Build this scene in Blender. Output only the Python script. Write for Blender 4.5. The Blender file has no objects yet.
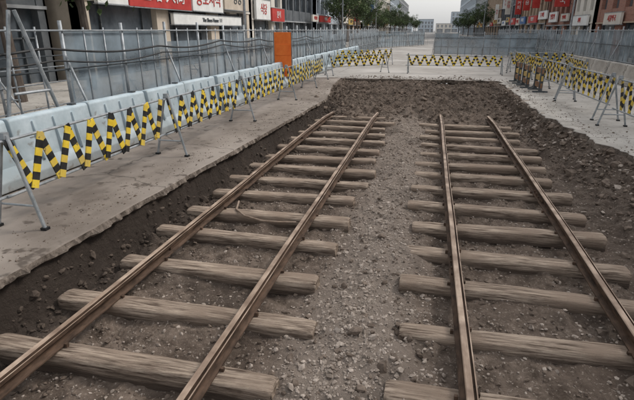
import bpy, math, random, bmesh
import numpy as np
from mathutils import Vector, Matrix
random.seed(7); rng=np.random.default_rng(7)
S=bpy.context.scene; COL=S.collection
R=math.radians
# ------------------------------------------------------------------ helpers
class G:
    def __init__(s,mat):
        s.nt=mat.node_tree; s.n=s.nt.nodes; s.l=s.nt.links
    def add(s,t,**k):
        n=s.n.new(t)
        for a,b in k.items(): setattr(n,a,b)
        return n
def pmat(name,c1,c2,scale=4,rough=.85,bump=.3,bscale=40,stretch=(1,1,1),metal=0,c3=None,s3=.6,bdist=.02,detail=5,lo=.35,hi=.65,spec=.3,attr=None,crack=None,speck=None,zdirt=None):
    m=bpy.data.materials.new(name); m.use_nodes=True
    g=G(m); b=g.n['Principled BSDF']
    b.inputs['Roughness'].default_value=rough; b.inputs['Metallic'].default_value=metal
    b.inputs['Specular IOR Level'].default_value=spec
    tc=g.add('ShaderNodeTexCoord'); mp=g.add('ShaderNodeMapping'); mp.inputs['Scale'].default_value=stretch
    g.l.new(tc.outputs['Object'],mp.inputs['Vector'])
    n1=g.add('ShaderNodeTexNoise'); n1.inputs['Scale'].default_value=scale; n1.inputs['Detail'].default_value=detail
    n1.inputs['Roughness'].default_value=.65
    g.l.new(mp.outputs[0],n1.inputs['Vector'])
    cr=g.add('ShaderNodeValToRGB'); cr.color_ramp.elements[0].position=lo; cr.color_ramp.elements[1].position=hi
    cr.color_ramp.elements[0].color=c1; cr.color_ramp.elements[1].color=c2
    g.l.new(n1.outputs['Fac'],cr.inputs[0]); out=cr.outputs[0]
    def mixin(out,fac,col):
        mx=g.add('ShaderNodeMix',data_type='RGBA'); g.l.new(fac,mx.inputs[0])
        g.l.new(out,mx.inputs[6]); mx.inputs[7].default_value=col; return mx.outputs[2]
    if c3:
        n3=g.add('ShaderNodeTexNoise'); n3.inputs['Scale'].default_value=s3; n3.inputs['Detail'].default_value=4
        g.l.new(tc.outputs['Object'],n3.inputs['Vector'])
        r3=g.add('ShaderNodeValToRGB'); r3.color_ramp.elements[0].position=.45; r3.color_ramp.elements[1].position=.65
        g.l.new(n3.outputs['Fac'],r3.inputs[0]); out=mixin(out,r3.outputs[0],c3)
    if speck:
        n4=g.add('ShaderNodeTexNoise'); n4.inputs['Scale'].default_value=speck[0]; n4.inputs['Detail'].default_value=3
        g.l.new(tc.outputs['Object'],n4.inputs['Vector'])
        r4=g.add('ShaderNodeValToRGB'); r4.color_ramp.elements[0].position=speck[2]; r4.color_ramp.elements[1].position=speck[2]+.08
        g.l.new(n4.outputs['Fac'],r4.inputs[0]); out=mixin(out,r4.outputs[0],speck[1])
    if crack:
        vo=g.add('ShaderNodeTexVoronoi',feature='DISTANCE_TO_EDGE'); vo.inputs['Scale'].default_value=crack[0]
        nn=g.add('ShaderNodeTexNoise'); nn.inputs['Scale'].default_value=3; nn.inputs['Detail'].default_value=5
        g.l.new(tc.outputs['Object'],nn.inputs['Vector'])
        vm=g.add('ShaderNodeMix',data_type='RGBA'); vm.inputs[0].default_value=.25; g.l.new(tc.outputs['Object'],vm.inputs[6]); g.l.new(nn.outputs['Color'],vm.inputs[7])
        g.l.new(vm.outputs[2],vo.inputs['Vector'])
        mr=g.add('ShaderNodeMapRange'); mr.inputs[1].default_value=0; mr.inputs[2].default_value=crack[1]; mr.inputs[3].default_value=.75; mr.inputs[4].default_value=0
        g.l.new(vo.outputs['Distance'],mr.inputs[0]); out=mixin(out,mr.outputs[0],crack[2])
    if zdirt:
        sp=g.add('ShaderNodeSeparateXYZ'); g.l.new(tc.outputs['Object'],sp.inputs[0])
        ns=g.add('ShaderNodeMath',operation='MULTIPLY_ADD'); g.l.new(n1.outputs['Fac'],ns.inputs[0]); ns.inputs[1].default_value=(zdirt[1]-zdirt[0])*1.2; g.l.new(sp.outputs[2],ns.inputs[2])
        mz=g.add('ShaderNodeMapRange'); mz.inputs[1].default_value=zdirt[0]+(zdirt[1]-zdirt[0])*.6; mz.inputs[2].default_value=zdirt[1]+(zdirt[1]-zdirt[0])*.6; mz.inputs[3].default_value=zdirt[3]; mz.inputs[4].default_value=0
        g.l.new(ns.outputs[0],mz.inputs[0]); out=mixin(out,mz.outputs[0],zdirt[2])
    if attr:
        for an,col in attr:
            at=g.add('ShaderNodeAttribute'); at.attribute_name=an; out=mixin(out,at.outputs['Fac'],col)
    g.l.new(out,b.inputs['Base Color'])
    if bump:
        n2=g.add('ShaderNodeTexNoise'); n2.inputs['Scale'].default_value=bscale; n2.inputs['Detail'].default_value=6; n2.inputs['Roughness'].default_value=.7
        g.l.new(mp.outputs[0],n2.inputs['Vector'])
        bp=g.add('ShaderNodeBump'); bp.inputs['Strength'].default_value=bump; bp.inputs['Distance'].default_value=bdist
        g.l.new(n2.outputs['Fac'],bp.inputs['Height']); g.l.new(bp.outputs[0],b.inputs['Normal'])
    return m
def c(r,g,b): return (r,g,b,1)
M={}
M['soil']=pmat('soil',c(.080,.058,.044),c(.235,.182,.146),scale=6,rough=.95,bump=.95,bscale=16,c3=c(.125,.093,.073),s3=1.1,bdist=.05,attr=[('gravelly',c(.27,.222,.186)),('shade_dark_soil',c(.040,.030,.024))],speck=(38,c(.32,.265,.22),.60))  # attributes blend in gravel, and painted bank shade with darker soil patches
M['stone']=pmat('gravel_stone',c(.20,.162,.134),c(.47,.40,.345),scale=9,rough=.9,bump=.2,bscale=60,detail=3)
M['clod']=pmat('clod',c(.085,.063,.049),c(.215,.168,.135),scale=9,rough=.95,bump=.3)
M['dclod']=pmat('shade_toned_clod',c(.045,.034,.027),c(.12,.092,.073),scale=9,rough=.95,bump=.3)  # darker copy of clod, toned to the shade painted on the left bank
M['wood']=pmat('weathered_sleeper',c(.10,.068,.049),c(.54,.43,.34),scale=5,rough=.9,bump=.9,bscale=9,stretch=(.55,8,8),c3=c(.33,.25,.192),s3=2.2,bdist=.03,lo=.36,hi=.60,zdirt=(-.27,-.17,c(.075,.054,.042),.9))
M['woodend']=pmat('sleeper_end_grain',c(.10,.07,.05),c(.44,.345,.27),scale=16,rough=.95,bump=.8,bscale=30,bdist=.02)
M['rod']=pmat('rusty_rod',c(.22,.16,.12),c(.36,.28,.22),scale=16,rough=.9,bump=.2,bscale=30)
M['rail']=pmat('rusty_rail',c(.04,.025,.017),c(.14,.088,.06),scale=14,rough=.8,bump=.4,bscale=80,stretch=(1,.3,1),metal=.05,bdist=.005)
M['railtop']=pmat('worn_rail_head',c(.24,.168,.122),c(.50,.385,.30),scale=9,rough=.6,bump=.2,bscale=60,stretch=(1,.2,1),metal=.05,bdist=.004,c3=c(.19,.13,.095),s3=3)
M['slabL']=pmat('worn_pavement',c(.135,.11,.092),c(.24,.204,.175),scale=1.6,rough=.9,bump=.4,bscale=50,c3=c(.30,.26,.228),s3=.45,bdist=.01,stretch=(1,.5,1),speck=(5,c(.105,.085,.071),.60),crack=(.38,.007,c(.06,.05,.042)))
M['slabR']=pmat('broken_concrete',c(.32,.295,.265),c(.48,.445,.405),scale=1.8,rough=.9,bump=.35,bscale=50,c3=c(.53,.50,.46),s3=.5,bdist=.012,speck=(7,c(.25,.22,.19),.61),crack=(.45,.008,c(.15,.13,.11)))
M['edge']=pmat('slab_edge',c(.07,.054,.043),c(.30,.25,.21),scale=9,rough=.95,bump=.8,bscale=30,bdist=.03)
M['asphalt']=pmat('asphalt',c(.14,.135,.13),c(.21,.2,.195),scale=2,rough=.9,bump=.2,bscale=90,c3=c(.26,.25,.24),s3=.15)
M['road']=pmat('dusty_road',c(.27,.25,.228),c(.38,.355,.33),scale=1.2,rough=.9,bump=.25,bscale=60,c3=c(.45,.425,.40),s3=.25,crack=(.3,.008,c(.16,.145,.13)))
M['jersey']=pmat('pale_barrier',c(.37,.45,.495),c(.53,.60,.64),scale=2.5,rough=.65,bump=.1,bscale=30,c3=c(.30,.36,.39),s3=1.4,speck=(6,c(.25,.265,.265),.63),zdirt=(.0,.35,c(.22,.195,.17),.6))
M['galv']=pmat('galvanised_steel',c(.22,.24,.25),c(.42,.44,.46),scale=6,rough=.5,bump=.05,metal=.4)
M['darksteel']=pmat('dark_steel',c(.06,.07,.075),c(.13,.14,.15),scale=6,rough=.6,bump=.05,metal=.3)
M['yellow']=pmat('yellow_paint',c(.72,.49,.03),c(.86,.64,.07),scale=7,rough=.6,bump=.05,c3=c(.58,.43,.12),s3=3,speck=(14,c(.25,.19,.09),.63))
M['black']=pmat('black_paint',c(.012,.012,.013),c(.04,.039,.037),scale=7,rough=.6,bump=.05)
M['orange']=pmat('orange_vinyl',c(.88,.17,.03),c(1.0,.25,.05),scale=3,rough=.7,bump=.1)
M['brown']=pmat('rusty_brown_board',c(.18,.10,.06),c(.32,.19,.11),scale=5,rough=.8,bump=.2)
M['white']=pmat('white_paint',c(.70,.70,.68),c(.82,.82,.80),scale=2,rough=.6,bump=.05)
M['red']=pmat('red_sign',c(.42,.035,.03),c(.52,.06,.05),scale=2,rough=.6,bump=0)
M['blue']=pmat('blue_sign',c(.05,.12,.3),c(.08,.18,.4),scale=2,rough=.6,bump=0)
M['green']=pmat('green_sign',c(.04,.16,.09),c(.06,.24,.13),scale=2,rough=.6,bump=0)
M['ochre']=pmat('ochre_sign',c(.5,.34,.1),c(.62,.44,.15),scale=2,rough=.6,bump=0)
M['beige']=pmat('beige_stone',c(.48,.41,.33),c(.62,.54,.45),scale=1.2,rough=.85,bump=.15)
M['cream']=pmat('cream_render',c(.58,.54,.48),c(.68,.64,.58),scale=1,rough=.85,bump=.1)
M['grey']=pmat('grey_render',c(.26,.27,.28),c(.38,.39,.40),scale=1,rough=.85,bump=.1)
M['dgrey']=pmat('dark_panel',c(.08,.09,.10),c(.14,.15,.16),scale=1,rough=.7,bump=.1)
M['lblue']=pmat('pale_blue_panel',c(.40,.45,.50),c(.50,.55,.59),scale=1,rough=.7,bump=.1)
M['tan']=pmat('tan_tile',c(.34,.25,.18),c(.46,.35,.26),scale=1,rough=.8,bump=.1)
M['bark']=pmat('bark',c(.07,.055,.045),c(.15,.12,.10),scale=9,rough=.95,bump=.5,stretch=(1,1,.3))
M['leafA']=pmat('leaf_light',c(.08,.12,.045),c(.13,.18,.08),scale=3,rough=.8,bump=0)
M['leafB']=pmat('leaf_dark',c(.04,.06,.028),c(.075,.10,.045),scale=3,rough=.8,bump=0)
M['cable']=pmat('black_cable',c(.01,.01,.012),c(.03,.03,.03),scale=4,rough=.6,bump=0)
M['rubber']=M['cable']
def brickmat():
    m=bpy.data.materials.new('red_brick'); m.use_nodes=True; g=G(m); b=g.n['Principled BSDF']
    tc=g.add('ShaderNodeTexCoord'); sx=g.add('ShaderNodeSeparateXYZ'); cb=g.add('ShaderNodeCombineXYZ')
    g.l.new(tc.outputs['Object'],sx.inputs[0])
    ad=g.add('ShaderNodeMath',operation='ADD'); g.l.new(sx.outputs[0],ad.inputs[0]); g.l.new(sx.outputs[1],ad.inputs[1])
    g.l.new(ad.outputs[0],cb.inputs[0]); g.l.new(sx.outputs[2],cb.inputs[1])
    br=g.add('ShaderNodeTexBrick'); br.inputs['Scale'].default_value=1
    br.inputs['Brick Width'].default_value=.24; br.inputs['Row Height'].default_value=.08; br.inputs['Mortar Size'].default_value=.01
    br.inputs['Color1'].default_value=c(.27,.09,.06); br.inputs['Color2'].default_value=c(.36,.14,.09); br.inputs['Mortar'].default_value=c(.3,.26,.22)
    g.l.new(cb.outputs[0],br.inputs['Vector']); g.l.new(br.outputs[0],b.inputs['Base Color']); b.inputs['Roughness'].default_value=.9
    return m
M['brick']=brickmat()
M['glass']=pmat('window_glass',c(.04,.05,.06),c(.13,.15,.17),scale=.5,rough=.15,bump=0,spec=.6)
def panel(name,col,fac):
    m=bpy.data.materials.new(name); m.use_nodes=True; g=G(m); b=g.n['Principled BSDF']
    tc=g.add('ShaderNodeTexCoord'); n=g.add('ShaderNodeTexNoise'); n.inputs['Scale'].default_value=1.1; n.inputs['Detail'].default_value=5
    g.l.new(tc.outputs['Object'],n.inputs['Vector'])
    cr=g.add('ShaderNodeValToRGB'); cr.color_ramp.elements[0].color=tuple(x*.55 for x in col[:3])+(1,); cr.color_ramp.elements[1].color=col
    cr.color_ramp.elements[0].position=.38; cr.color_ramp.elements[1].position=.62
    g.l.new(n.outputs['Fac'],cr.inputs[0]); g.l.new(cr.outputs[0],b.inputs['Base Color']); b.inputs['Roughness'].default_value=.45
    mr=g.add('ShaderNodeMapRange'); mr.inputs[1].default_value=.3; mr.inputs[2].default_value=.7; mr.inputs[3].default_value=fac-.15; mr.inputs[4].default_value=fac+.15
    g.l.new(n.outputs['Fac'],mr.inputs[0]); g.l.new(mr.outputs[0],b.inputs['Alpha'])
    return m
M['mesh']=panel('translucent_fence_panel',c(.36,.44,.50),.55)

class MB:
    def __init__(s): s.v=[];s.f=[];s.m=[];s.mats=[]
    def mi(s,k):
        if k not in s.mats: s.mats.append(k)
        return s.mats.index(k)
    def quadbox(s,P,k):
        o=len(s.v); s.v+= [tuple(p) for p in P]; i=s.mi(k)
        for f in [(0,3,2,1),(4,5,6,7),(0,1,5,4),(1,2,6,5),(2,3,7,6),(3,0,4,7)]:
            s.f.append(tuple(o+a for a in f)); s.m.append(i)
    def box(s,x0,x1,y0,y1,z0,z1,k):
        s.quadbox([(x0,y0,z0),(x1,y0,z0),(x1,y1,z0),(x0,y1,z0),(x0,y0,z1),(x1,y0,z1),(x1,y1,z1),(x0,y1,z1)],k)
    def beam(s,p0,p1,w,h,k,up=(0,0,1)):
        p0=Vector(p0);p1=Vector(p1);d=(p1-p0).normalized();u=Vector(up)
        if abs(d.dot(u))>.98:u=Vector((1,0,0))
        a=d.cross(u).normalized();b=a.cross(d).normalized();a*=w/2;b*=h/2
        s.quadbox([p0-a-b,p0+a-b,p1+a-b,p1-a-b,p0-a+b,p0+a+b,p1+a+b,p1-a+b],k)
    def tube(s,pts,r,k,n=8,r1=None):
        pts=[Vector(p) for p in pts]; o=len(s.v); i=s.mi(k); L=len(pts)
        for j,p in enumerate(pts):
            d=(pts[min(j+1,L-1)]-pts[max(j-1,0)]).normalized(); u=Vector((0,0,1)) if abs(d.z)<.95 else Vector((1,0,0))
            a=d.cross(u).normalized();b=a.cross(d); rr=r if r1 is None else r+(r1-r)*j/(L-1)
            for q in range(n):
                t=2*math.pi*q/n; s.v.append(tuple(p+a*math.cos(t)*rr+b*math.sin(t)*rr))
        for j in range(L-1):
            for q in range(n):
                s.f.append((o+j*n+q,o+j*n+(q+1)%n,o+(j+1)*n+(q+1)%n,o+(j+1)*n+q)); s.m.append(i)
        s.f.append(tuple(o+q for q in range(n))[::-1]); s.m.append(i)
        s.f.append(tuple(o+(L-1)*n+q for q in range(n))); s.m.append(i)
    def prism(s,prof,p0,length,k):
        o=len(s.v); n=len(prof); i=s.mi(k)
        for yy in (0,length):
            for a,z in prof: s.v.append((p0[0]+a,p0[1]+yy,p0[2]+z))
        for q in range(n):
            s.f.append((o+q,o+(q+1)%n,o+n+(q+1)%n,o+n+q)); s.m.append(i)
        s.f.append(tuple(o+q for q in range(n))[::-1]); s.m.append(i)
        s.f.append(tuple(o+n+q for q in range(n))); s.m.append(i)
    def obj(s,name,parent=None,bevel=0,smooth=False,loc=None):
        me=bpy.data.meshes.new(name); me.from_pydata(s.v,[],s.f)
        for k in s.mats: me.materials.append(M[k])
        me.polygons.foreach_set('material_index',s.m)
        if smooth: me.polygons.foreach_set('use_smooth',[True]*len(s.f))
        me.update()
        bm=bmesh.new(); bm.from_mesh(me); bmesh.ops.recalc_face_normals(bm,faces=bm.faces); bm.to_mesh(me); bm.free()
        o=bpy.data.objects.new(name,me); COL.objects.link(o)
        if parent: o.parent=parent
        if loc: o.location=loc
        if bevel:
            b=o.modifiers.new('b','BEVEL'); b.width=bevel; b.segments=2; b.limit_method='ANGLE'
        return o
def empty(name,loc=(0,0,0)):
    e=bpy.data.objects.new(name,None); e.location=loc; COL.objects.link(e); return e
def text(name,body,loc,rotz,size,mat,parent=None,ex=.02):
    cu=bpy.data.curves.new(name,'FONT'); cu.body=body; cu.size=size; cu.extrude=ex; cu.align_x='CENTER'; cu.align_y='CENTER'
    cu.materials.append(M[mat]); o=bpy.data.objects.new(name,cu); COL.objects.link(o); o.location=loc; o.rotation_euler=(R(90),0,rotz)
    if parent: o.parent=parent
    return o
def vnoise(x,y,sc,seed):
    r=np.random.default_rng(seed); T=r.random((256,256)); x=x*sc+1000; y=y*sc+1000
    xi=np.floor(x).astype(int); yi=np.floor(y).astype(int); fx=x-xi; fy=y-yi
    fx=fx*fx*(3-2*fx); fy=fy*fy*(3-2*fy); a=xi%256;b=yi%256;a1=(a+1)%256;b1=(b+1)%256
    return ((T[a,b]*(1-fx)+T[a1,b]*fx)*(1-fy)+(T[a,b1]*(1-fx)+T[a1,b1]*fx)*fy)*2-1
def fbm(x,y,sc,oct,seed,g=.55):
    t=0;a=1
    for i in range(oct): t=t+a*vnoise(x+i*3.7,y-i*5.1,sc*2**i,seed+i); a*=g
    return t
# ------------------------------------------------------------------ layout (rail head = z 0)
CAMZ=2.43; ZS=.31; Y0,Y1=-5.0,23.0
def xl(y): return np.interp(y,[-5,2,15.5,17,20,23.5],[-3.78,-3.78,-3.32,-3.5,-3.95,-4.15])
def xr(y): return np.interp(y,[-5,3,9,13.5,17,24],[4.1,4.05,3.62,3.1,3.05,3.05])
def sm(a,b,x):
    t=np.clip((x-a)/(b-a),0,1); return t*t*(3-2*t)
rd=random.Random(3)
TL=[2.85+.872*k+rd.uniform(-.05,.05) for k in range(-7,15)]
TR=[3.0+.862*k+rd.uniform(-.05,.05) for k in range(-7,14)]
def terrain(x,y):
    z=-.30+0*x
    z=z+.11*np.exp(-((x+.47)/.55)**2)
    z=z+.045*fbm(x,y,1.1,3,11)+.028*fbm(x,y,5.5,5,21,.62)
    bank=.5+.5*fbm(x,y,1.4,2,141)
    for T,x0,x1 in ((TL,-3.4,-1.0),(TR,-.05,2.4)):
        d=np.full(y.shape,9.)
        for t_ in T: d=np.minimum(d,np.abs(y-t_))
        z=z+.055*np.exp(-((d-.10)/.14)**2)*bank*((x>x0)&(x<x1))
    e=xl(y); j=.05*fbm(x*0+y,y*0,2.2,3,31)
    wall=sm(e+.62+j,e+.1,x)
    z=z+.08*sm(e+.45+j,e+.15+j,x)+.48*sm(e+.15+j,e-.0,x)+wall*.035*fbm(x*1.7,y,7,4,91,.7)
    r=xr(y); jr=.16*fbm(y,y*0,1.1,3,41)
    lo=2.5+.1*jr
    t=np.clip((x-lo)/(r-lo-.05),0,1); z=z+.50*(t**1.6)+.085*t*(1-t)*4*fbm(x,y,3.0,5,51,.65)
    fr=sm(14.2,16.2,y+.5*fbm(x,y,.8,2,61)); z=z+fr*(.22+.09*fbm(x,y,2.2,5,71,.65))
    fr2=sm(17.5,22.8,y); z=z+fr2*(.20+.04*fbm(x,y,3,4,72))
    z=z+.06*sm(14,16,y)*fbm(x,y,5,4,73,.65)
    return np.minimum(z,ZS-.06)
ys=np.concatenate([np.arange(Y0,1.5,.15),np.arange(1.5,9,.026),np.arange(9,Y1+.3,.05)]); xs=np.concatenate([np.arange(-4.7,-2.9,.022),np.arange(-2.9,4.7,.036)])
XX,YY=np.meshgrid(xs,ys); ZZ=terrain(XX,YY)
nx=len(xs);ny=len(ys)
me=bpy.data.meshes.new('excavated_soil'); V=np.stack([XX,YY,ZZ],-1).reshape(-1,3)
ii=(np.arange(ny-1)[:,None]*nx+np.arange(nx-1)[None,:]).reshape(-1)
F=np.stack([ii,ii+1,ii+1+nx,ii+nx],1)
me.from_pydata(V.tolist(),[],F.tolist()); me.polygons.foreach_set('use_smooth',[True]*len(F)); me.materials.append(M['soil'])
shade_dark_soil=np.maximum(sm(.8,.2,XX-xl(YY)+.25*fbm(XX,YY,1.5,4,101))*sm(20,16,YY)*.92, .30*sm(15.3,17.5,YY+.8*fbm(XX,YY,.9,3,111)))  # shade below the left slab edge painted into soil colour; far heap darker
shade_dark_soil=np.maximum(shade_dark_soil,.45*sm(.15,.5,fbm(XX,YY,.9,4,121)))
shade_dark_soil=np.maximum(shade_dark_soil,.35*sm(2.3,2.9,XX+.3*fbm(XX,YY,1.5,3,151)))
grv=np.exp(-((XX+.47+.12*fbm(XX,YY,.9,3,131))/.55)**4)*sm(17,14,YY)*.8
for nme,arr in (('shade_dark_soil',shade_dark_soil),('gravelly',grv)):
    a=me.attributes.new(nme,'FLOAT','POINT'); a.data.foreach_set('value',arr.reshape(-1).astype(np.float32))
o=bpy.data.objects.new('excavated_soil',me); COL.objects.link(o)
def scatter(name,P,size,mat):
    ph=(1+5**.5)/2
    b=np.array([(-1,ph,0),(1,ph,0),(-1,-ph,0),(1,-ph,0),(0,-1,ph),(0,1,ph),(0,-1,-ph),(0,1,-ph),(ph,0,-1),(ph,0,1),(-ph,0,-1),(-ph,0,1)])/1.9
    fa=np.array([(0,11,5),(0,5,1),(0,1,7),(0,7,10),(0,10,11),(1,5,9),(5,11,4),(11,10,2),(10,7,6),(7,1,8),(3,9,4),(3,4,2),(3,2,6),(3,6,8),(3,8,9),(4,9,5),(2,4,11),(6,2,10),(8,6,7),(9,8,1)])
    n=len(P); q=b[None]*(1+.25*rng.normal(size=(n,12,1)))*rng.uniform(.55,1.15,size=(n,1,3))
    a=rng.uniform(0,6.28,n); ca,sa=np.cos(a),np.sin(a)
    t=rng.uniform(-.6,.6,n); ct,st=np.cos(t),np.sin(t)
    x,y,z=q[...,0],q[...,1],q[...,2]*.75
    y,z=y*ct[:,None]-z*st[:,None],y*st[:,None]+z*ct[:,None]
    x,y=x*ca[:,None]-y*sa[:,None],x*sa[:,None]+y*ca[:,None]
    v=np.stack([x,y,z],-1)*size[:,None,None]+P[:,None,:]
    f=fa[None]+(np.arange(n)*12)[:,None,None]
    me=bpy.data.meshes.new(name); me.from_pydata(v.reshape(-1,3).tolist(),[],f.reshape(-1,3).tolist()); me.materials.append(M[mat])
    o=bpy.data.objects.new(name,me); COL.objects.link(o)
def place(x,y,s): return np.stack([x,y,terrain(x,y)+s*.15],-1)
x=np.concatenate([rng.normal(-.47,.33,11000),rng.uniform(-3.3,3.2,10000)]); y=1.8+13.5*rng.random(len(x))**1.7
s=np.clip(rng.lognormal(-4.55,.45,len(x)),.005,.038); scatter('gravel',place(x,y,s),s,'stone')
x=rng.uniform(-3.3,3.3,7500); y=1.8+21*rng.random(7500)**1.4; s=np.clip(rng.lognormal(-4.1,.5,7500),.008,.06); scatter('soil_clods',place(x,y,s),s,'clod')
x=rng.uniform(-3.9,3.1,2600); y=rng.uniform(14.5,23,2600); s=np.clip(rng.lognormal(-3.3,.5,2600),.015,.13); scatter('soil_heap_clods',place(x,y,s),s,'clod')
y=1.5+19*rng.random(2600)**1.3; x=xl(y)+.06+np.abs(rng.normal(.0,.33,2600)); s=np.clip(rng.lognormal(-3.95,.5,2600),.01,.07); scatter('bank_clods',place(x,y,s),s,'dclod')
yb=rng.uniform(3,20,420); xb=xr(yb)-np.abs(rng.normal(.05,.3,420)); s=np.clip(rng.lognormal(-3.5,.55,420),.015,.14); scatter('concrete_rubble',place(xb,yb,s),s,'stone')
yb=rng.uniform(3,20,2200); xb=xr(yb)-np.abs(rng.normal(.2,.42,2200)); s=np.clip(rng.lognormal(-3.5,.55,2200),.012,.12); scatter('bank_clods',place(xb,yb,s),s,'clod')
y=1.5+20*rng.random(1500)**1.3; x=xl(y)-.02-np.abs(rng.normal(0,.35,1500)); s=np.clip(rng.lognormal(-5.1,.5,1500),.003,.03); scatter('pavement_grit',np.stack([x,y,ZS+s*.2],-1),s,'clod')
y=5+19*rng.random(900); x=xr(y)+.12+np.abs(rng.normal(0,.4,900)); s=np.clip(rng.lognormal(-4.6,.5,900),.005,.05); scatter('pavement_grit',np.stack([x,y,ZS+s*.2],-1),s,'clod')
x=rng.uniform(-3.9,3.1,700); y=Y1+.05+np.abs(rng.normal(0,.7,700)); s=np.clip(rng.lognormal(-4,.5,700),.008,.07); scatter('pavement_grit',np.stack([x,y,ZS+s*.2],-1),s,'clod')
def slab(name,side,fedge,outer,top,thick,mat,jag,ya,yb,seed):
    yy=np.arange(ya,yb+.001,.05); e=fedge(yy)+jag*fbm(yy,yy*0,1.7,5,seed,.6)
    e2=e-side*(.02+.05*np.abs(fbm(yy,yy*0,5,3,seed+9)))
    v=[];f=[];mi=[]
    zt=ZS+top
    for a,b_,q in zip(e,e2,yy):
        ch=.012
        v+=[(outer,q,zt),(a+side*.015,q,zt),(a,q,zt-ch),(b_+side*.03,q,zt-thick*.6),(b_+side*.12,q,zt-thick)]
    n=len(yy)
    for i in range(n-1):
        for j in range(4):
            f.append((5*i+j,5*i+j+1,5*i+5+j+1,5*i+5+j)); mi.append(0 if j<2 else 1)
    me=bpy.data.meshes.new(name); me.from_pydata(v,[],f); me.materials.append(M[mat]); me.materials.append(M['edge']); me.polygons.foreach_set('material_index',mi)
    bm=bmesh.new(); bm.from_mesh(me); bmesh.ops.recalc_face_normals(bm,faces=bm.faces); bm.to_mesh(me); bm.free()
    o=bpy.data.objects.new(name,me); COL.objects.link(o)
slab('pavement',-1,lambda y:xl(y)+.10,-6.9,.0,.13,'slabL',.012,Y0,Y1,301)
slab('pavement',1,lambda y:xr(y),9.4,.0,.20,'slabR',.11,Y0,Y1,333)
mb=MB()
def q(x0,x1,y0,y1,z,k):
    o=len(mb.v); mb.v+=[(x0,y0,z),(x1,y0,z),(x1,y1,z),(x0,y1,z)]; mb.f.append((o,o+1,o+2,o+3)); mb.m.append(mb.mi(k))
zg=ZS-.008
q(-900,-4.65,Y0,Y1,zg,'asphalt'); q(4.6,900,Y0,Y1,zg,'asphalt'); q(-900,900,Y1,1500,zg,'asphalt'); q(-900,900,-300,Y0,zg,'asphalt')
mb.obj('ground')
mb=MB(); xx_=np.arange(-8,10.01,.08); ye=Y1-.06+.14*fbm(xx_,xx_*0,1.3,5,411,.6)
for a_,b_ in zip(xx_,ye): mb.v+=[(a_,b_,ZS-.16),(a_,b_-.03,ZS-.03),(a_,b_,ZS+.003),(a_,120,ZS+.003)]
for i in range(len(xx_)-1):
    for j,k in ((0,'edge'),(1,'edge'),(2,'road')): mb.f.append((4*i+j,4*i+4+j,4*i+5+j,4*i+j+1)); mb.m.append(mb.mi(k))
mb.obj('road')
mb=MB(); mb.box(-30,-10.5,Y0-20,400,ZS-.1,ZS+.13,'slabR'); mb.box(10.8,30,Y0-20,400,ZS-.1,ZS+.13,'slabR'); mb.obj('sidewalk')
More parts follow.
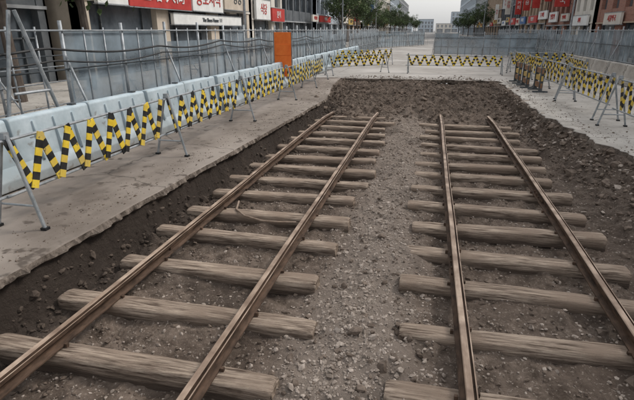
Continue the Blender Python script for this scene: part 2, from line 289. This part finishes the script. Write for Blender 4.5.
# ------------------------------------------------------------------ tracks
rail_prof=[(-.065,-.13),(.065,-.13),(.065,-.118),(.010,-.105),(.010,-.052),(.048,-.045),(.050,-.010),(.040,-.010),(.040,-.034),(.018,-.034),(.018,-.002),(.012,0),(-.030,0),(-.037,-.006),(-.037,-.042),(-.010,-.052),(-.010,-.105),(-.065,-.118)]
def track(cx,ylist,seed):
    rd=random.Random(seed); e=empty('railway_track',(cx,0,0))
    for i,sx in enumerate((-.7175,.7175)):
        mb=MB(); pr=rail_prof
        n=len(pr); segs=80; Ls=20.2/segs
        for k in range(segs+1):
            yy=-4.5+k*Ls; dx=.006*math.sin(yy*.55+sx*3+seed)+.0022*math.sin(yy*1.9+seed); dz=.003*math.sin(yy*.7+seed+sx)
            if yy>14: dz-=(yy-14)*.05
            for a,z in pr: mb.v.append((sx+a+dx,yy,z+dz))
        for k in range(segs):
            for w in range(n):
                mb.f.append((k*n+w,k*n+(w+1)%n,(k+1)*n+(w+1)%n,(k+1)*n+w)); mb.m.append(mb.mi('railtop' if w in (6,10,11,12) else 'rail'))
        for fy in ((5.1,11.6) if sx<0 else (7.9,13.1)):
            mb.box(sx-.034,sx-.012,fy-.3,fy+.3,-.10,-.055,'rail'); mb.box(sx+.012,sx+.034,fy-.3,fy+.3,-.10,-.055,'rail')
            for b_ in (-.22,-.08,.08,.22): mb.box(sx-.055,sx-.034,fy+b_-.015,fy+b_+.015,-.092,-.064,'rail')
        mb.obj('rail_%d'%(i+1),parent=e)
    for k,y in enumerate(ylist):
        mb=MB(); L=2.52+rd.uniform(-.15,.15); ox=rd.uniform(-.08,.08); w=rd.uniform(.20,.25); h=.2
        prof=[(-.5,-.9),(-.5,-.5),(-.495,-.16),(-.44,-.05),(-.34,0),(-.12,.01),(.12,.01),(.34,0),(.44,-.05),(.495,-.16),(.5,-.5),(.5,-.9)]
        N=34; n=len(prof)
        ph=rd.uniform(0,9); yaw=rd.uniform(-.035,.035); tl=rd.uniform(-.01,.01); dz=rd.uniform(-.02,.0)
        for s_ in range(N+1):
            t=s_/N; t=.5-.5*math.cos(math.pi*t); xx=-L/2+L*t+ox
            dend=min(t,1-t)*L; r_=max(0,1-dend/.06); endf=1-.10*r_*r_
            jag=(rd.uniform(-.015,.015) if s_ in(0,N) else 0)
            for qi,(a,z) in enumerate(prof):
                nn=.03*math.sin(3.1*xx+ph+qi*1.3)+.02*math.sin(9*xx+ph*2+qi*2.1)+rd.uniform(-.015,.015)
                wear=-.10*math.exp(-((abs(xx)-.7175)/.12)**2) if z>-.2 else 0
                mb.v.append((xx+jag*math.sin(qi*2.1),y+w*(a*endf)*(1+nn)+yaw*xx+.012*math.sin(1.7*xx+ph), -.134+dz*.5+h*(z*1.0+(nn*.3 if z>-.3 else 0)+wear*.3-(1-endf)*.5)+tl*xx))
        for s_ in range(N):
            for qi in range(n-1): mb.f.append((s_*n+qi,s_*n+qi+1,(s_+1)*n+qi+1,(s_+1)*n+qi)); mb.m.append(mb.mi('wood'))
        mb.f.append(tuple(range(n))); mb.m.append(mb.mi('woodend')); mb.f.append(tuple(N*n+q_ for q_ in range(n))); mb.m.append(mb.mi('woodend'))
        o=mb.obj('sleeper_%d'%(k+1),parent=e)
        for p in o.data.polygons: p.use_smooth=len(p.vertices)==4
        o.data.update()
    mb=MB()
    for y in ylist:
        for sx in (-.7175,.7175):
            for d in (-.08,.08):
                mb.box(sx+d-.014,sx+d+.014,y+d*.4-.014,y+d*.4+.014,-.16,-.106,'rail')
    mb.obj('spikes',parent=e)
track(-2.23,TL,1)
track(1.17,TR,2)
mb=MB(); P=[(-2.80,6.75,-.14),(-2.68,6.35,-.12),(-2.45,6.08,-.10),(-2.15,5.93,-.09),(-1.9,5.93,-.09),(-1.66,6.02,-.11)]
mb.tube(P,.014,'rod'); mb.obj('bent_iron_rod')
# ------------------------------------------------------------------ barricades
def barricade(x0,y0,x1,y1,ends=(1,1),zig=.46,H=1.0,rdseed=0):
    e=empty('striped_barricade',((x0+x1)/2,(y0+y1)/2,ZS))
    rd=random.Random(int(y0*10)+rdseed)
    cx,cy=(x0+x1)/2,(y0+y1)/2; a=Vector((x0-cx,y0-cy,0)); b=Vector((x1-cx,y1-cy,0)); d=(b-a).normalized(); L=(b-a).length; nrm=Vector((d.y,-d.x,0)); up=Vector((0,0,1))
    for i,(p,on) in enumerate(((a,ends[0]),(b,ends[1]))):
        if not on: continue
        mb=MB(); t=p+up*(H+.04); f1=p+nrm*.3+d*rd.uniform(-.06,.06); f2=p-nrm*.3+d*rd.uniform(-.06,.06)
        mb.tube([f1+up*.01,t+nrm*.03],.021,'galv'); mb.tube([f2+up*.01,t-nrm*.03],.021,'galv')
        m=.27; mb.tube([p+nrm*(.3-m*.25)+up*m,p-nrm*(.3-m*.25)+up*m],.014,'galv')
        mb.box(p.x-.035,p.x+.035,p.y-.035,p.y+.035,H,H+.07,'galv')
        for f_ in (f1,f2): mb.box(f_.x-.035,f_.x+.035,f_.y-.035,f_.y+.035,0,.03,'rubber')
        mb.obj('a_frame_stand_%d'%(i+1),parent=e)
    mb=MB(); zt=H-.02; zb=.40
    mb.tube([a-d*.12+up*zt,b+d*.12+up*zt],.018,'galv'); mb.tube([a-d*.12+up*zb,b+d*.12+up*zb],.018,'galv')
    mb.obj('pipes',parent=e)
    mb=MB(); n=max(2,int(round(L/zig*2))); off=nrm*.035
    hi,lo=zt,zb; seg=7
    for i in range(n):
        u0=a+d*(L*i/n+rd.uniform(-.02,.02)); u1=a+d*(L*(i+1)/n+rd.uniform(-.02,.02))
        A=u0+up*((lo if i%2 else hi)+rd.uniform(-.015,.015))+off; B=u1+up*((hi if i%2 else lo)+rd.uniform(-.015,.015))+off
        if i%2: A=A+nrm*.012; B=B+nrm*.012
        ph=rd.randint(0,1)
        for k in range(seg):
            mb.beam(A+(B-A)*(k/seg),A+(B-A)*((k+1)/seg),.016,.10,'yellow' if (k+ph)%2==0 else 'black',up=tuple(nrm.cross(B-A).normalized()))
    mb.obj('zigzag_boards',parent=e)
ysx=[.7,4.1,7.5,11.0,14.9,18.4]
for i in range(len(ysx)-1): barricade(-4.38,ysx[i]+.1,-4.40-.02*i,ysx[i+1]-.1,ends=(1,0),H=1.02)
barricade(-4.5,18.5,-4.75,22.0,H=1.0)
barricade(-1.1,26.3,3.5,26.2,H=.92,zig=.42)
for (ya,yb_) in ((9.2,12.4),(13.2,16.6),(17.2,20.2),(20.8,23.8),(24.4,27.4)): barricade(4.35,ya,4.25,yb_,H=1.08)
barricade(-4.8,24,-2.3,26.4,H=.95)
barricade(-6.0,30,-2.5,33,H=.95); barricade(5.9,21,6.1,24.6,H=1.0); barricade(4.2,28.5,7.4,29,H=1.0)
def jersey(x,y,L=1.7,k='jersey',name='barrier_block',h=.95,rot=0):
    e=empty(name,(x,y,ZS)); e.rotation_euler=(0,0,rot)
    mb=MB(); prof=[(-.27,0.02),(.27,0.02),(.27,.16),(.17,.32),(.09,h-.03),(.06,h),(-.06,h),(-.09,h-.03),(-.17,.32),(-.27,.16)]
    mb.prism(prof,(0,-L/2+.02,0),L-.04,k); mb.obj('body',parent=e,bevel=.015)
    mb=MB(); mb.box(-.2,.2,-L/2+.15,-L/2+.4,-.0,.05,'darksteel'); mb.box(-.2,.2,L/2-.4,L/2-.15,0,.05,'darksteel')
    mb.beam((.115,-L/2+.3,.62),(.115,-L/2+.5,.62),.03,.05,'galv')
    if k=='jersey':
        for yy in (-.42,0,.42): mb.beam((.205,yy,.30),(.098,yy,.86),.05,.05,'jersey')
        mb.box(-.05,.05,L/2-.34,L/2-.24,h,h+.03,'darksteel')
    mb.obj('fittings',parent=e)
for i in range(24): jersey(-5.7+random.uniform(-.05,.05),-.5+i*1.72,rot=random.uniform(-.03,.03),h=.95)
for i in range(10): jersey(7.9+random.uniform(-.04,.04),13+i*2.1,k='slabR',L=2.0,h=.8,name='concrete_barrier')
def fence(x0,y0,x1,y1,H=2.15,brace=1,sp=1.8,name='site_fence',panels=True):
    e=empty(name,(x0,y0,ZS)); a=Vector((0,0,0)); b=Vector((x1-x0,y1-y0,0)); L=(b-a).length; d=b.normalized(); nrm=Vector((d.y,-d.x,0))*brace
    n=int(L/sp); up=Vector((0,0,1)); mb=MB()
    for i in range(n+1):
        p=d*(L*i/n); h=H+random.uniform(-.02,.10)
        mb.tube([p,p+up*(h+.08)],.035,'galv')
        if sp<2:
            for f_ in (.6,1.2): mb.tube([p+d*f_,p+d*f_+up*(H+.02)],.016,'galv',n=5)
        if i%2==0:
            mb.tube([p+up*(H*.8),p+nrm*.62+up*.02],.022,'galv',n=6); mb.tube([p+up*.5,p+nrm*.5+up*.5],.018,'galv',n=6)
    for z in (.12,.75,1.45,H-.04): mb.tube([up*z+nrm*.05,b+up*z+nrm*.05],.018,'galv' if z in(.12,.75,H-.04) else 'darksteel',n=6)
    mb.obj('posts_and_rails',parent=e,smooth=True)
    if not panels: return
    mb=MB(); w=.006
    for i in range(n):
        if random.random()<.04: continue
        p=d*(L*i/n+.04)-nrm*.01; q_=d*(L*(i+1)/n-.04)-nrm*.01; hh=H-.15-random.choice([0,0,0,.1,.25])
        mb.beam(p+up*(.1+hh/2),q_+up*(.1+hh/2),w,hh,'mesh')
    mb.obj('panels',parent=e)
fence(-6.45,-3,-6.45,62)
fence(8.6,4,8.6,70,brace=-1)
fence(0.3,46,8.4,44,brace=1,H=1.9); fence(-6.4,62,-1,75,H=2.0)
fence(-10.2,5,-10.2,60,H=1.2,sp=2.4,name='street_railing',panels=False)
mb=MB(); P=[]
for i in range(180):
    y=-2+i*.175; P.append((-6.30,y,ZS+1.80-.09*abs(math.sin(y*.87))-.03*math.sin(y*.7)))
mb.tube(P,.022,'cable',n=6)
P=[(a,b+.2,z_-.16+.05*math.sin(b*.6)) for a,b,z_ in P]; mb.tube(P,.016,'cable',n=6); mb.obj('slung_cable')
mb=MB(); mb.tube([(-6.2,5.9,ZS+.0),(-6.2,6.5,ZS+2.4)],.03,'galv'); mb.tube([(-5.95,7.2,ZS+.0),(-6.1,6.5,ZS+2.4)],.03,'galv'); mb.tube([(-6.1,6.2,ZS+1.2),(-6.02,6.85,ZS+1.2)],.022,'galv'); mb.obj('scaffold_prop')
e=empty('orange_safety_screen',(-5.55,18.6,ZS)); mb=MB(); mb.tube([(-.36,0,0),(-.36,0,2.08)],.025,'galv'); mb.tube([(.36,0,0),(.36,0,2.08)],.025,'galv'); mb.obj('posts',parent=e)
mb=MB(); mb.box(-.335,.335,-.03,.03,.40,2.04,'orange'); mb.box(-.30,.30,-.045,-.031,1.2,1.6,'orange'); mb.obj('screen',parent=e,bevel=.01)
for i,(x,y) in enumerate(((3.75,20.8),(3.95,19.4),(3.7,22.4))):
    e=empty('board_barrier',(x,y,ZS)); mb=MB()
    for z in (.15,.4,.65): mb.box(-.03,.03,-.55,.55,z,z+.17,'brown' if z!=.4 else 'ochre')
    mb.box(-.06,.06,-.5,-.42,0,.85,'darksteel'); mb.box(-.06,.06,.42,.5,0,.85,'darksteel'); mb.box(-.25,.25,-.52,-.40,0,.05,'darksteel'); mb.box(-.25,.25,.40,.52,0,.05,'darksteel'); mb.obj('boards',parent=e)
# ------------------------------------------------------------------ buildings
def building(name,side,xf,y0,y1,H,wall,st=3.5,bay=2.6,depth=14,band='grey',winfrac=.62,glassw='glass',rot=0):
    e=empty(name,(xf,y0,ZS)); e.rotation_euler=(0,0,rot); L=y1-y0; s=side
    def bx(mb,a0,a1,b0,b1,z0,z1,k):
        x0,x1=sorted((s*a0,s*a1)); mb.box(x0,x1,b0,b1,z0,z1,k)
    mb=MB(); bx(mb,.3,depth,.1,L-.1,0,H-.1,glassw); mb.obj('glazing',parent=e)
    mb=MB(); nb=max(1,round(L/bay)); bw=L/nb; ns=max(1,int((H-.6)/st))
    for i in range(nb+1):
        w=bw*(1-winfrac)/2; p=i*bw; b0=max(0,p-w); b1=min(L,p+w); bx(mb,0.0,.45,b0,b1,3.2,H,wall)
        if i%2==0: bx(mb,0.0,.45,b0,b1,0,3.198,wall)
    for k in range(1,ns+2):
        z=min(k*st,H-.3); bx(mb,.03,.46,0,L,z-.55,z+.55 if k<=ns else H-.01,wall)
    mb.box(*sorted((s*.0,s*depth)),-.0,.1,0,H,wall); mb.box(*sorted((s*.0,s*depth)),L-.1,L,0,H,wall)
    mb.obj('walls',parent=e)
    mb=MB(); bx(mb,-.12,depth,-.02,L+.02,H,H+.35,band)
    for k in range(1,ns+1): bx(mb,-.06,.03,0.01,L-.01,k*st-.62,k*st-.5,band)
    mb.obj('cornice_and_roof',parent=e)
    mb=MB()
    for i in range(nb):
        m=(i+.5)*bw
        for k in range(0,ns):
            z0=(k*st+.55 if k else .1); z1=(k+1)*st-.62
            bx(mb,.2,.29,m-.03,m+.03,z0,z1,'darksteel'); bx(mb,.2,.288,m-bw*winfrac/2,m+bw*winfrac/2,(z0+z1)/2+.3,(z0+z1)/2+.36,'darksteel')
    mb.obj('window_frames',parent=e)
    return e
def wsign(side,xf,y,z,w,h,k,txt,tk,name='shop_sign',ts=.6):
    e=empty(name,(xf-side*.22,y,z)); mb=MB(); mb.box(-.10,.10,-w/2,w/2,-h/2,h/2,k); mb.obj('board',parent=e,bevel=.02)
    mb=MB(); t=.04
    for zz in (-h/2-t,h/2): mb.box(-.12,.12,-w/2-t,w/2+t,zz,zz+t,'galv')
    mb.obj('frame',parent=e)
    text('lettering',txt,(-side*.12,0,0),R(90) if side<0 else R(-90),h*ts,tk,parent=e,ex=.015)
def bsign(side,xf,y,z,w,h,k,txt,tk):
    e=empty('projecting_sign',(xf-side*(w/2+.25),y,z)); mb=MB(); mb.box(-w/2,w/2,-.1,.1,-h/2,h/2,k)
    for zz in (-h*.35,h*.35): mb.beam((side*(w/2),0,zz),(side*(w/2+.3),0,zz),.05,.05,'darksteel')
    mb.obj('board',parent=e,bevel=.02)
    text('lettering','\n'.join(txt),(0,-.12,0),0,min(w*.7,h/(len(txt)+.5)),tk,parent=e)
XL,XR=-14,14.5
building('shop_building',-1,XL-1,-2,17.6,13,'dgrey',band='grey')
building('stone_shop_building',-1,XL,18.2,38,14,'beige',st=3.9,bay=3.3,band='cream')
building('shop_building',-1,XL,38.4,47,12,'cream',band='cream')
building('office_building',-1,XL-.5,47.4,61,18,'dgrey',winfrac=.8)
building('office_building',-1,XL,61.5,84,20,'lblue',winfrac=.7)
building('shop_building',-1,XL-.3,84.5,104,11,'tan'); building('office_building',-1,XL,104.5,134,17,'grey',winfrac=.75)
building('shop_building',-1,XL,134.5,170,12,'cream'); building('office_building',-1,XL,171,215,19,'lblue'); building('office_building',-1,XL,216,300,15,'grey')
building('brick_building',1,XR,22,51,14,'brick',bay=2.9,band='tan',st=3.25,winfrac=.5)
building('shop_building',1,XR-.2,51.3,58,13,'cream',band='cream',winfrac=.45,st=3.3)
building('brick_building',1,XR,58.3,72,12,'brick',bay=2.4,band='grey',st=3.2)
building('shop_building',1,XR,72.4,92,15,'tan'); building('office_building',1,XR,92.5,118,21,'dgrey',winfrac=.75)
building('shop_building',1,XR,118.5,150,14,'tan'); building('office_building',1,XR,151,190,22,'grey'); building('office_building',1,XR,191,300,19,'lblue')
building('office_building',1,XR,1,21.5,16,'grey')
for i,(x,y,w,h,k) in enumerate(((-40,420,24,10,'lblue'),(-14,520,15,12,'lblue'),(3,440,13,7,'cream'),(17,500,14,18,'lblue'),(32,430,22,22,'grey'))):
    building('distant_building',-1,x,y,y+w,h,k,depth=20,rot=R(-90),bay=3.2,winfrac=.5,glassw='grey')  # distance haze put into the colours: pale walls, grey glazing
wsign(-1,XL,24.5,4.2,6.2,1.45,'red','鐘路 大商','white',ts=.75); wsign(-1,XL,20.2,4.2,2.2,1.4,'white','商','red')
wsign(-1,XL,30.0,4.2,4.4,1.4,'white','종로서적','red',ts=.7); wsign(-1,XL,34.8,4.5,4.6,1.5,'beige','명동','darksteel')
wsign(-1,XL-.0,30.4,3.0,10,.55,'white','The Shoes House  1 F','darksteel',ts=.6)
wsign(-1,XL,40.6,4.0,3.6,1.5,'white','식당','red'); wsign(-1,XL,44.8,3.7,3.8,1.1,'red','분식','white')
rs=random.Random(5); cols=['red','white','blue','cream','ochre','white','red','cream','beige']
names=['약국','은행','안경','서점','커피','문구','사진','미용','음악','학원']
for side,xf,ya in ((-1,XL,50),(1,XR,60)):
    y=ya
    while y<200:
        w=rs.uniform(3,7); k=rs.choice(cols); tk='white' if k in('red','blue','green') else rs.choice(['red','darksteel','blue'])
        if rs.random()<.8: wsign(side,xf,y+w/2,rs.choice([3.75,3.9,4.3]),w,rs.uniform(.7,1.2),k,rs.choice(names)+rs.choice(names),tk)
        if rs.random()<.5:
            k=rs.choice(cols); tk='white' if k in('red','blue','green') else 'red'
            bsign(side,xf,y+w+.3,rs.uniform(5.2,8.5),rs.uniform(.7,1.0),rs.uniform(2,3.6),k,rs.choice(names),tk)
        y+=w+rs.uniform(.8,3)
bsign(1,XR,60.5,5.8,1.5,2.0,'red','약국','white'); wsign(1,XR,46,3.3,4,.9,'cream','서울약국','red'); wsign(1,XR-.2,54.6,3.3,5,.9,'white','커피','red')
# ------------------------------------------------------------------ trees
def treemesh(seed,H=8.5):
    r=random.Random(seed); mb=MB(); tips=[]
    mb.tube([(0,0,0),(.05,.02,H*.2),(0,.06,H*.36)],.16,'bark',r1=.11)
    for i in range(8):
        a=i*2.4+r.uniform(-.3,.3); l=r.uniform(1.3,2.5); z0=H*r.uniform(.28,.42); b=Vector((0,.05,z0)); m=b+Vector((math.cos(a)*l*.5,math.sin(a)*l*.5,l*.7)); t=m+Vector((math.cos(a)*l*.6,math.sin(a)*l*.6,l*r.uniform(.4,.9)))
        mb.tube([b,m,t],.07,'bark',n=5,r1=.02); tips+=[m,t,(m+t)/2]
    mb.tube([(0,.06,H*.36),(.1,0,H*.6),(0,0,H*.85)],.11,'bark',r1=.02); tips+=[Vector((0,0,H*.9)),Vector((.2,0,H*.75)),Vector((0,.3,H*.65))]
    for t in list(tips):
        for _ in range(2):
            cc=t+Vector((r.gauss(0,.5),r.gauss(0,.5),r.gauss(.1,.45))); rad=r.uniform(.35,.8); k=r.choice(['leafA','leafB','leafB'])
            for _ in range(60):
                p=cc+Vector((r.gauss(0,1),r.gauss(0,1),r.gauss(0,.8)))*rad*.6
                d1=Vector((r.gauss(0,1),r.gauss(0,1),r.gauss(0,1))).normalized()*.12; d2=d1.cross(Vector((r.gauss(0,1),r.gauss(0,1),r.gauss(0,1)))).normalized()*.08
                o=len(mb.v); mb.v+=[tuple(p-d1),tuple(p+d2),tuple(p+d1),tuple(p-d2)]; mb.f.append((o,o+1,o+2,o+3)); mb.m.append(mb.mi(k))
    return mb.obj('street_tree')
protos=[treemesh(s_) for s_ in (1,2,3)]
spots=[(-11.5,66),(-11.3,78),(-11.4,92),(-11.2,108),(-11.4,124),(-11.3,142),(-11.4,160),(-11.3,180),(-11.5,205),(-11.3,235),(-8.5,250),(-8.8,280),(11.6,150),(11.7,175),(11.8,205),(11.7,240),(11.6,124),(-11.6,15.2),(-11.6,12)]
for i,(x,y) in enumerate(spots):
    if i<3: o=protos[i]
    else: o=bpy.data.objects.new('street_tree',protos[i%3].data); COL.objects.link(o)
    o.location=(x,y,ZS+.12); o.rotation_euler=(0,0,rs.uniform(0,6)); k=rs.uniform(.85,1.15); o.scale=(k,k,k*rs.uniform(.9,1.1))
def lamp(x,y,side):
    e=empty('street_lamp',(x,y,ZS)); mb=MB(); mb.tube([(0,0,0),(0,0,4),(0,0,8)],.10,'galv',r1=.06); mb.tube([(0,0,7.9),(-side*.8,0,8.5),(-side*2.2,0,8.6)],.05,'galv',r1=.035); mb.box(-.18,.18,-.18,.18,0,.35,'galv'); mb.obj('pole',parent=e)
    mb=MB(); mb.box(-side*2.2-.4,-side*2.2+.3,-.14,.14,8.52,8.66,'grey'); mb.obj('lamp_head',parent=e,bevel=.03)
for x,y,s_ in ((-10.8,28.5,-1),(-10.8,62,-1),(-10.8,100,-1),(11.2,46,1),(11.2,80,1),(11.2,120,1)): lamp(x,y,s_)
# ------------------------------------------------------------------ light
w=bpy.data.worlds.new('World'); S.world=w; w.use_nodes=True; nt=w.node_tree; bg=nt.nodes['Background']
sk=nt.nodes.new('ShaderNodeTexSky'); sk.sky_type='NISHITA'; sk.sun_disc=False; sk.sun_elevation=R(46); sk.sun_rotation=R(55); sk.air_density=1.2; sk.dust_density=4; sk.ozone_density=1
hs=nt.nodes.new('ShaderNodeHueSaturation'); hs.inputs['Saturation'].default_value=.25; hs.inputs['Value'].default_value=1.5
mx=nt.nodes.new('ShaderNodeMix'); mx.data_type='RGBA'; mx.inputs[0].default_value=.5; mx.inputs[7].default_value=(6.1,6.2,6.3,1)
nt.links.new(sk.outputs[0],hs.inputs['Color']); nt.links.new(hs.outputs[0],mx.inputs[6]); nt.links.new(mx.outputs[2],bg.inputs[0]); bg.inputs[1].default_value=.15
sd=bpy.data.lights.new('sun','SUN'); sd.energy=1.5; sd.angle=R(12); sd.color=(1,.94,.86); so=bpy.data.objects.new('sun',sd); COL.objects.link(so)
az=R(55); el=R(46); dirv=Vector((math.sin(az)*math.cos(el),math.cos(az)*math.cos(el),math.sin(el))); so.rotation_euler=dirv.to_track_quat('Z','Y').to_euler()
cd=bpy.data.cameras.new('camera'); cd.lens=27.26; cd.sensor_width=36; cd.clip_start=.05; cd.clip_end=3000
co=bpy.data.objects.new('camera',cd); COL.objects.link(co); co.location=(0,0,CAMZ); co.rotation_euler=(R(90-19.5),0,R(12.73)); S.camera=co
S.view_settings.view_transform='Standard'; S.view_settings.look='None'; S.view_settings.exposure=0
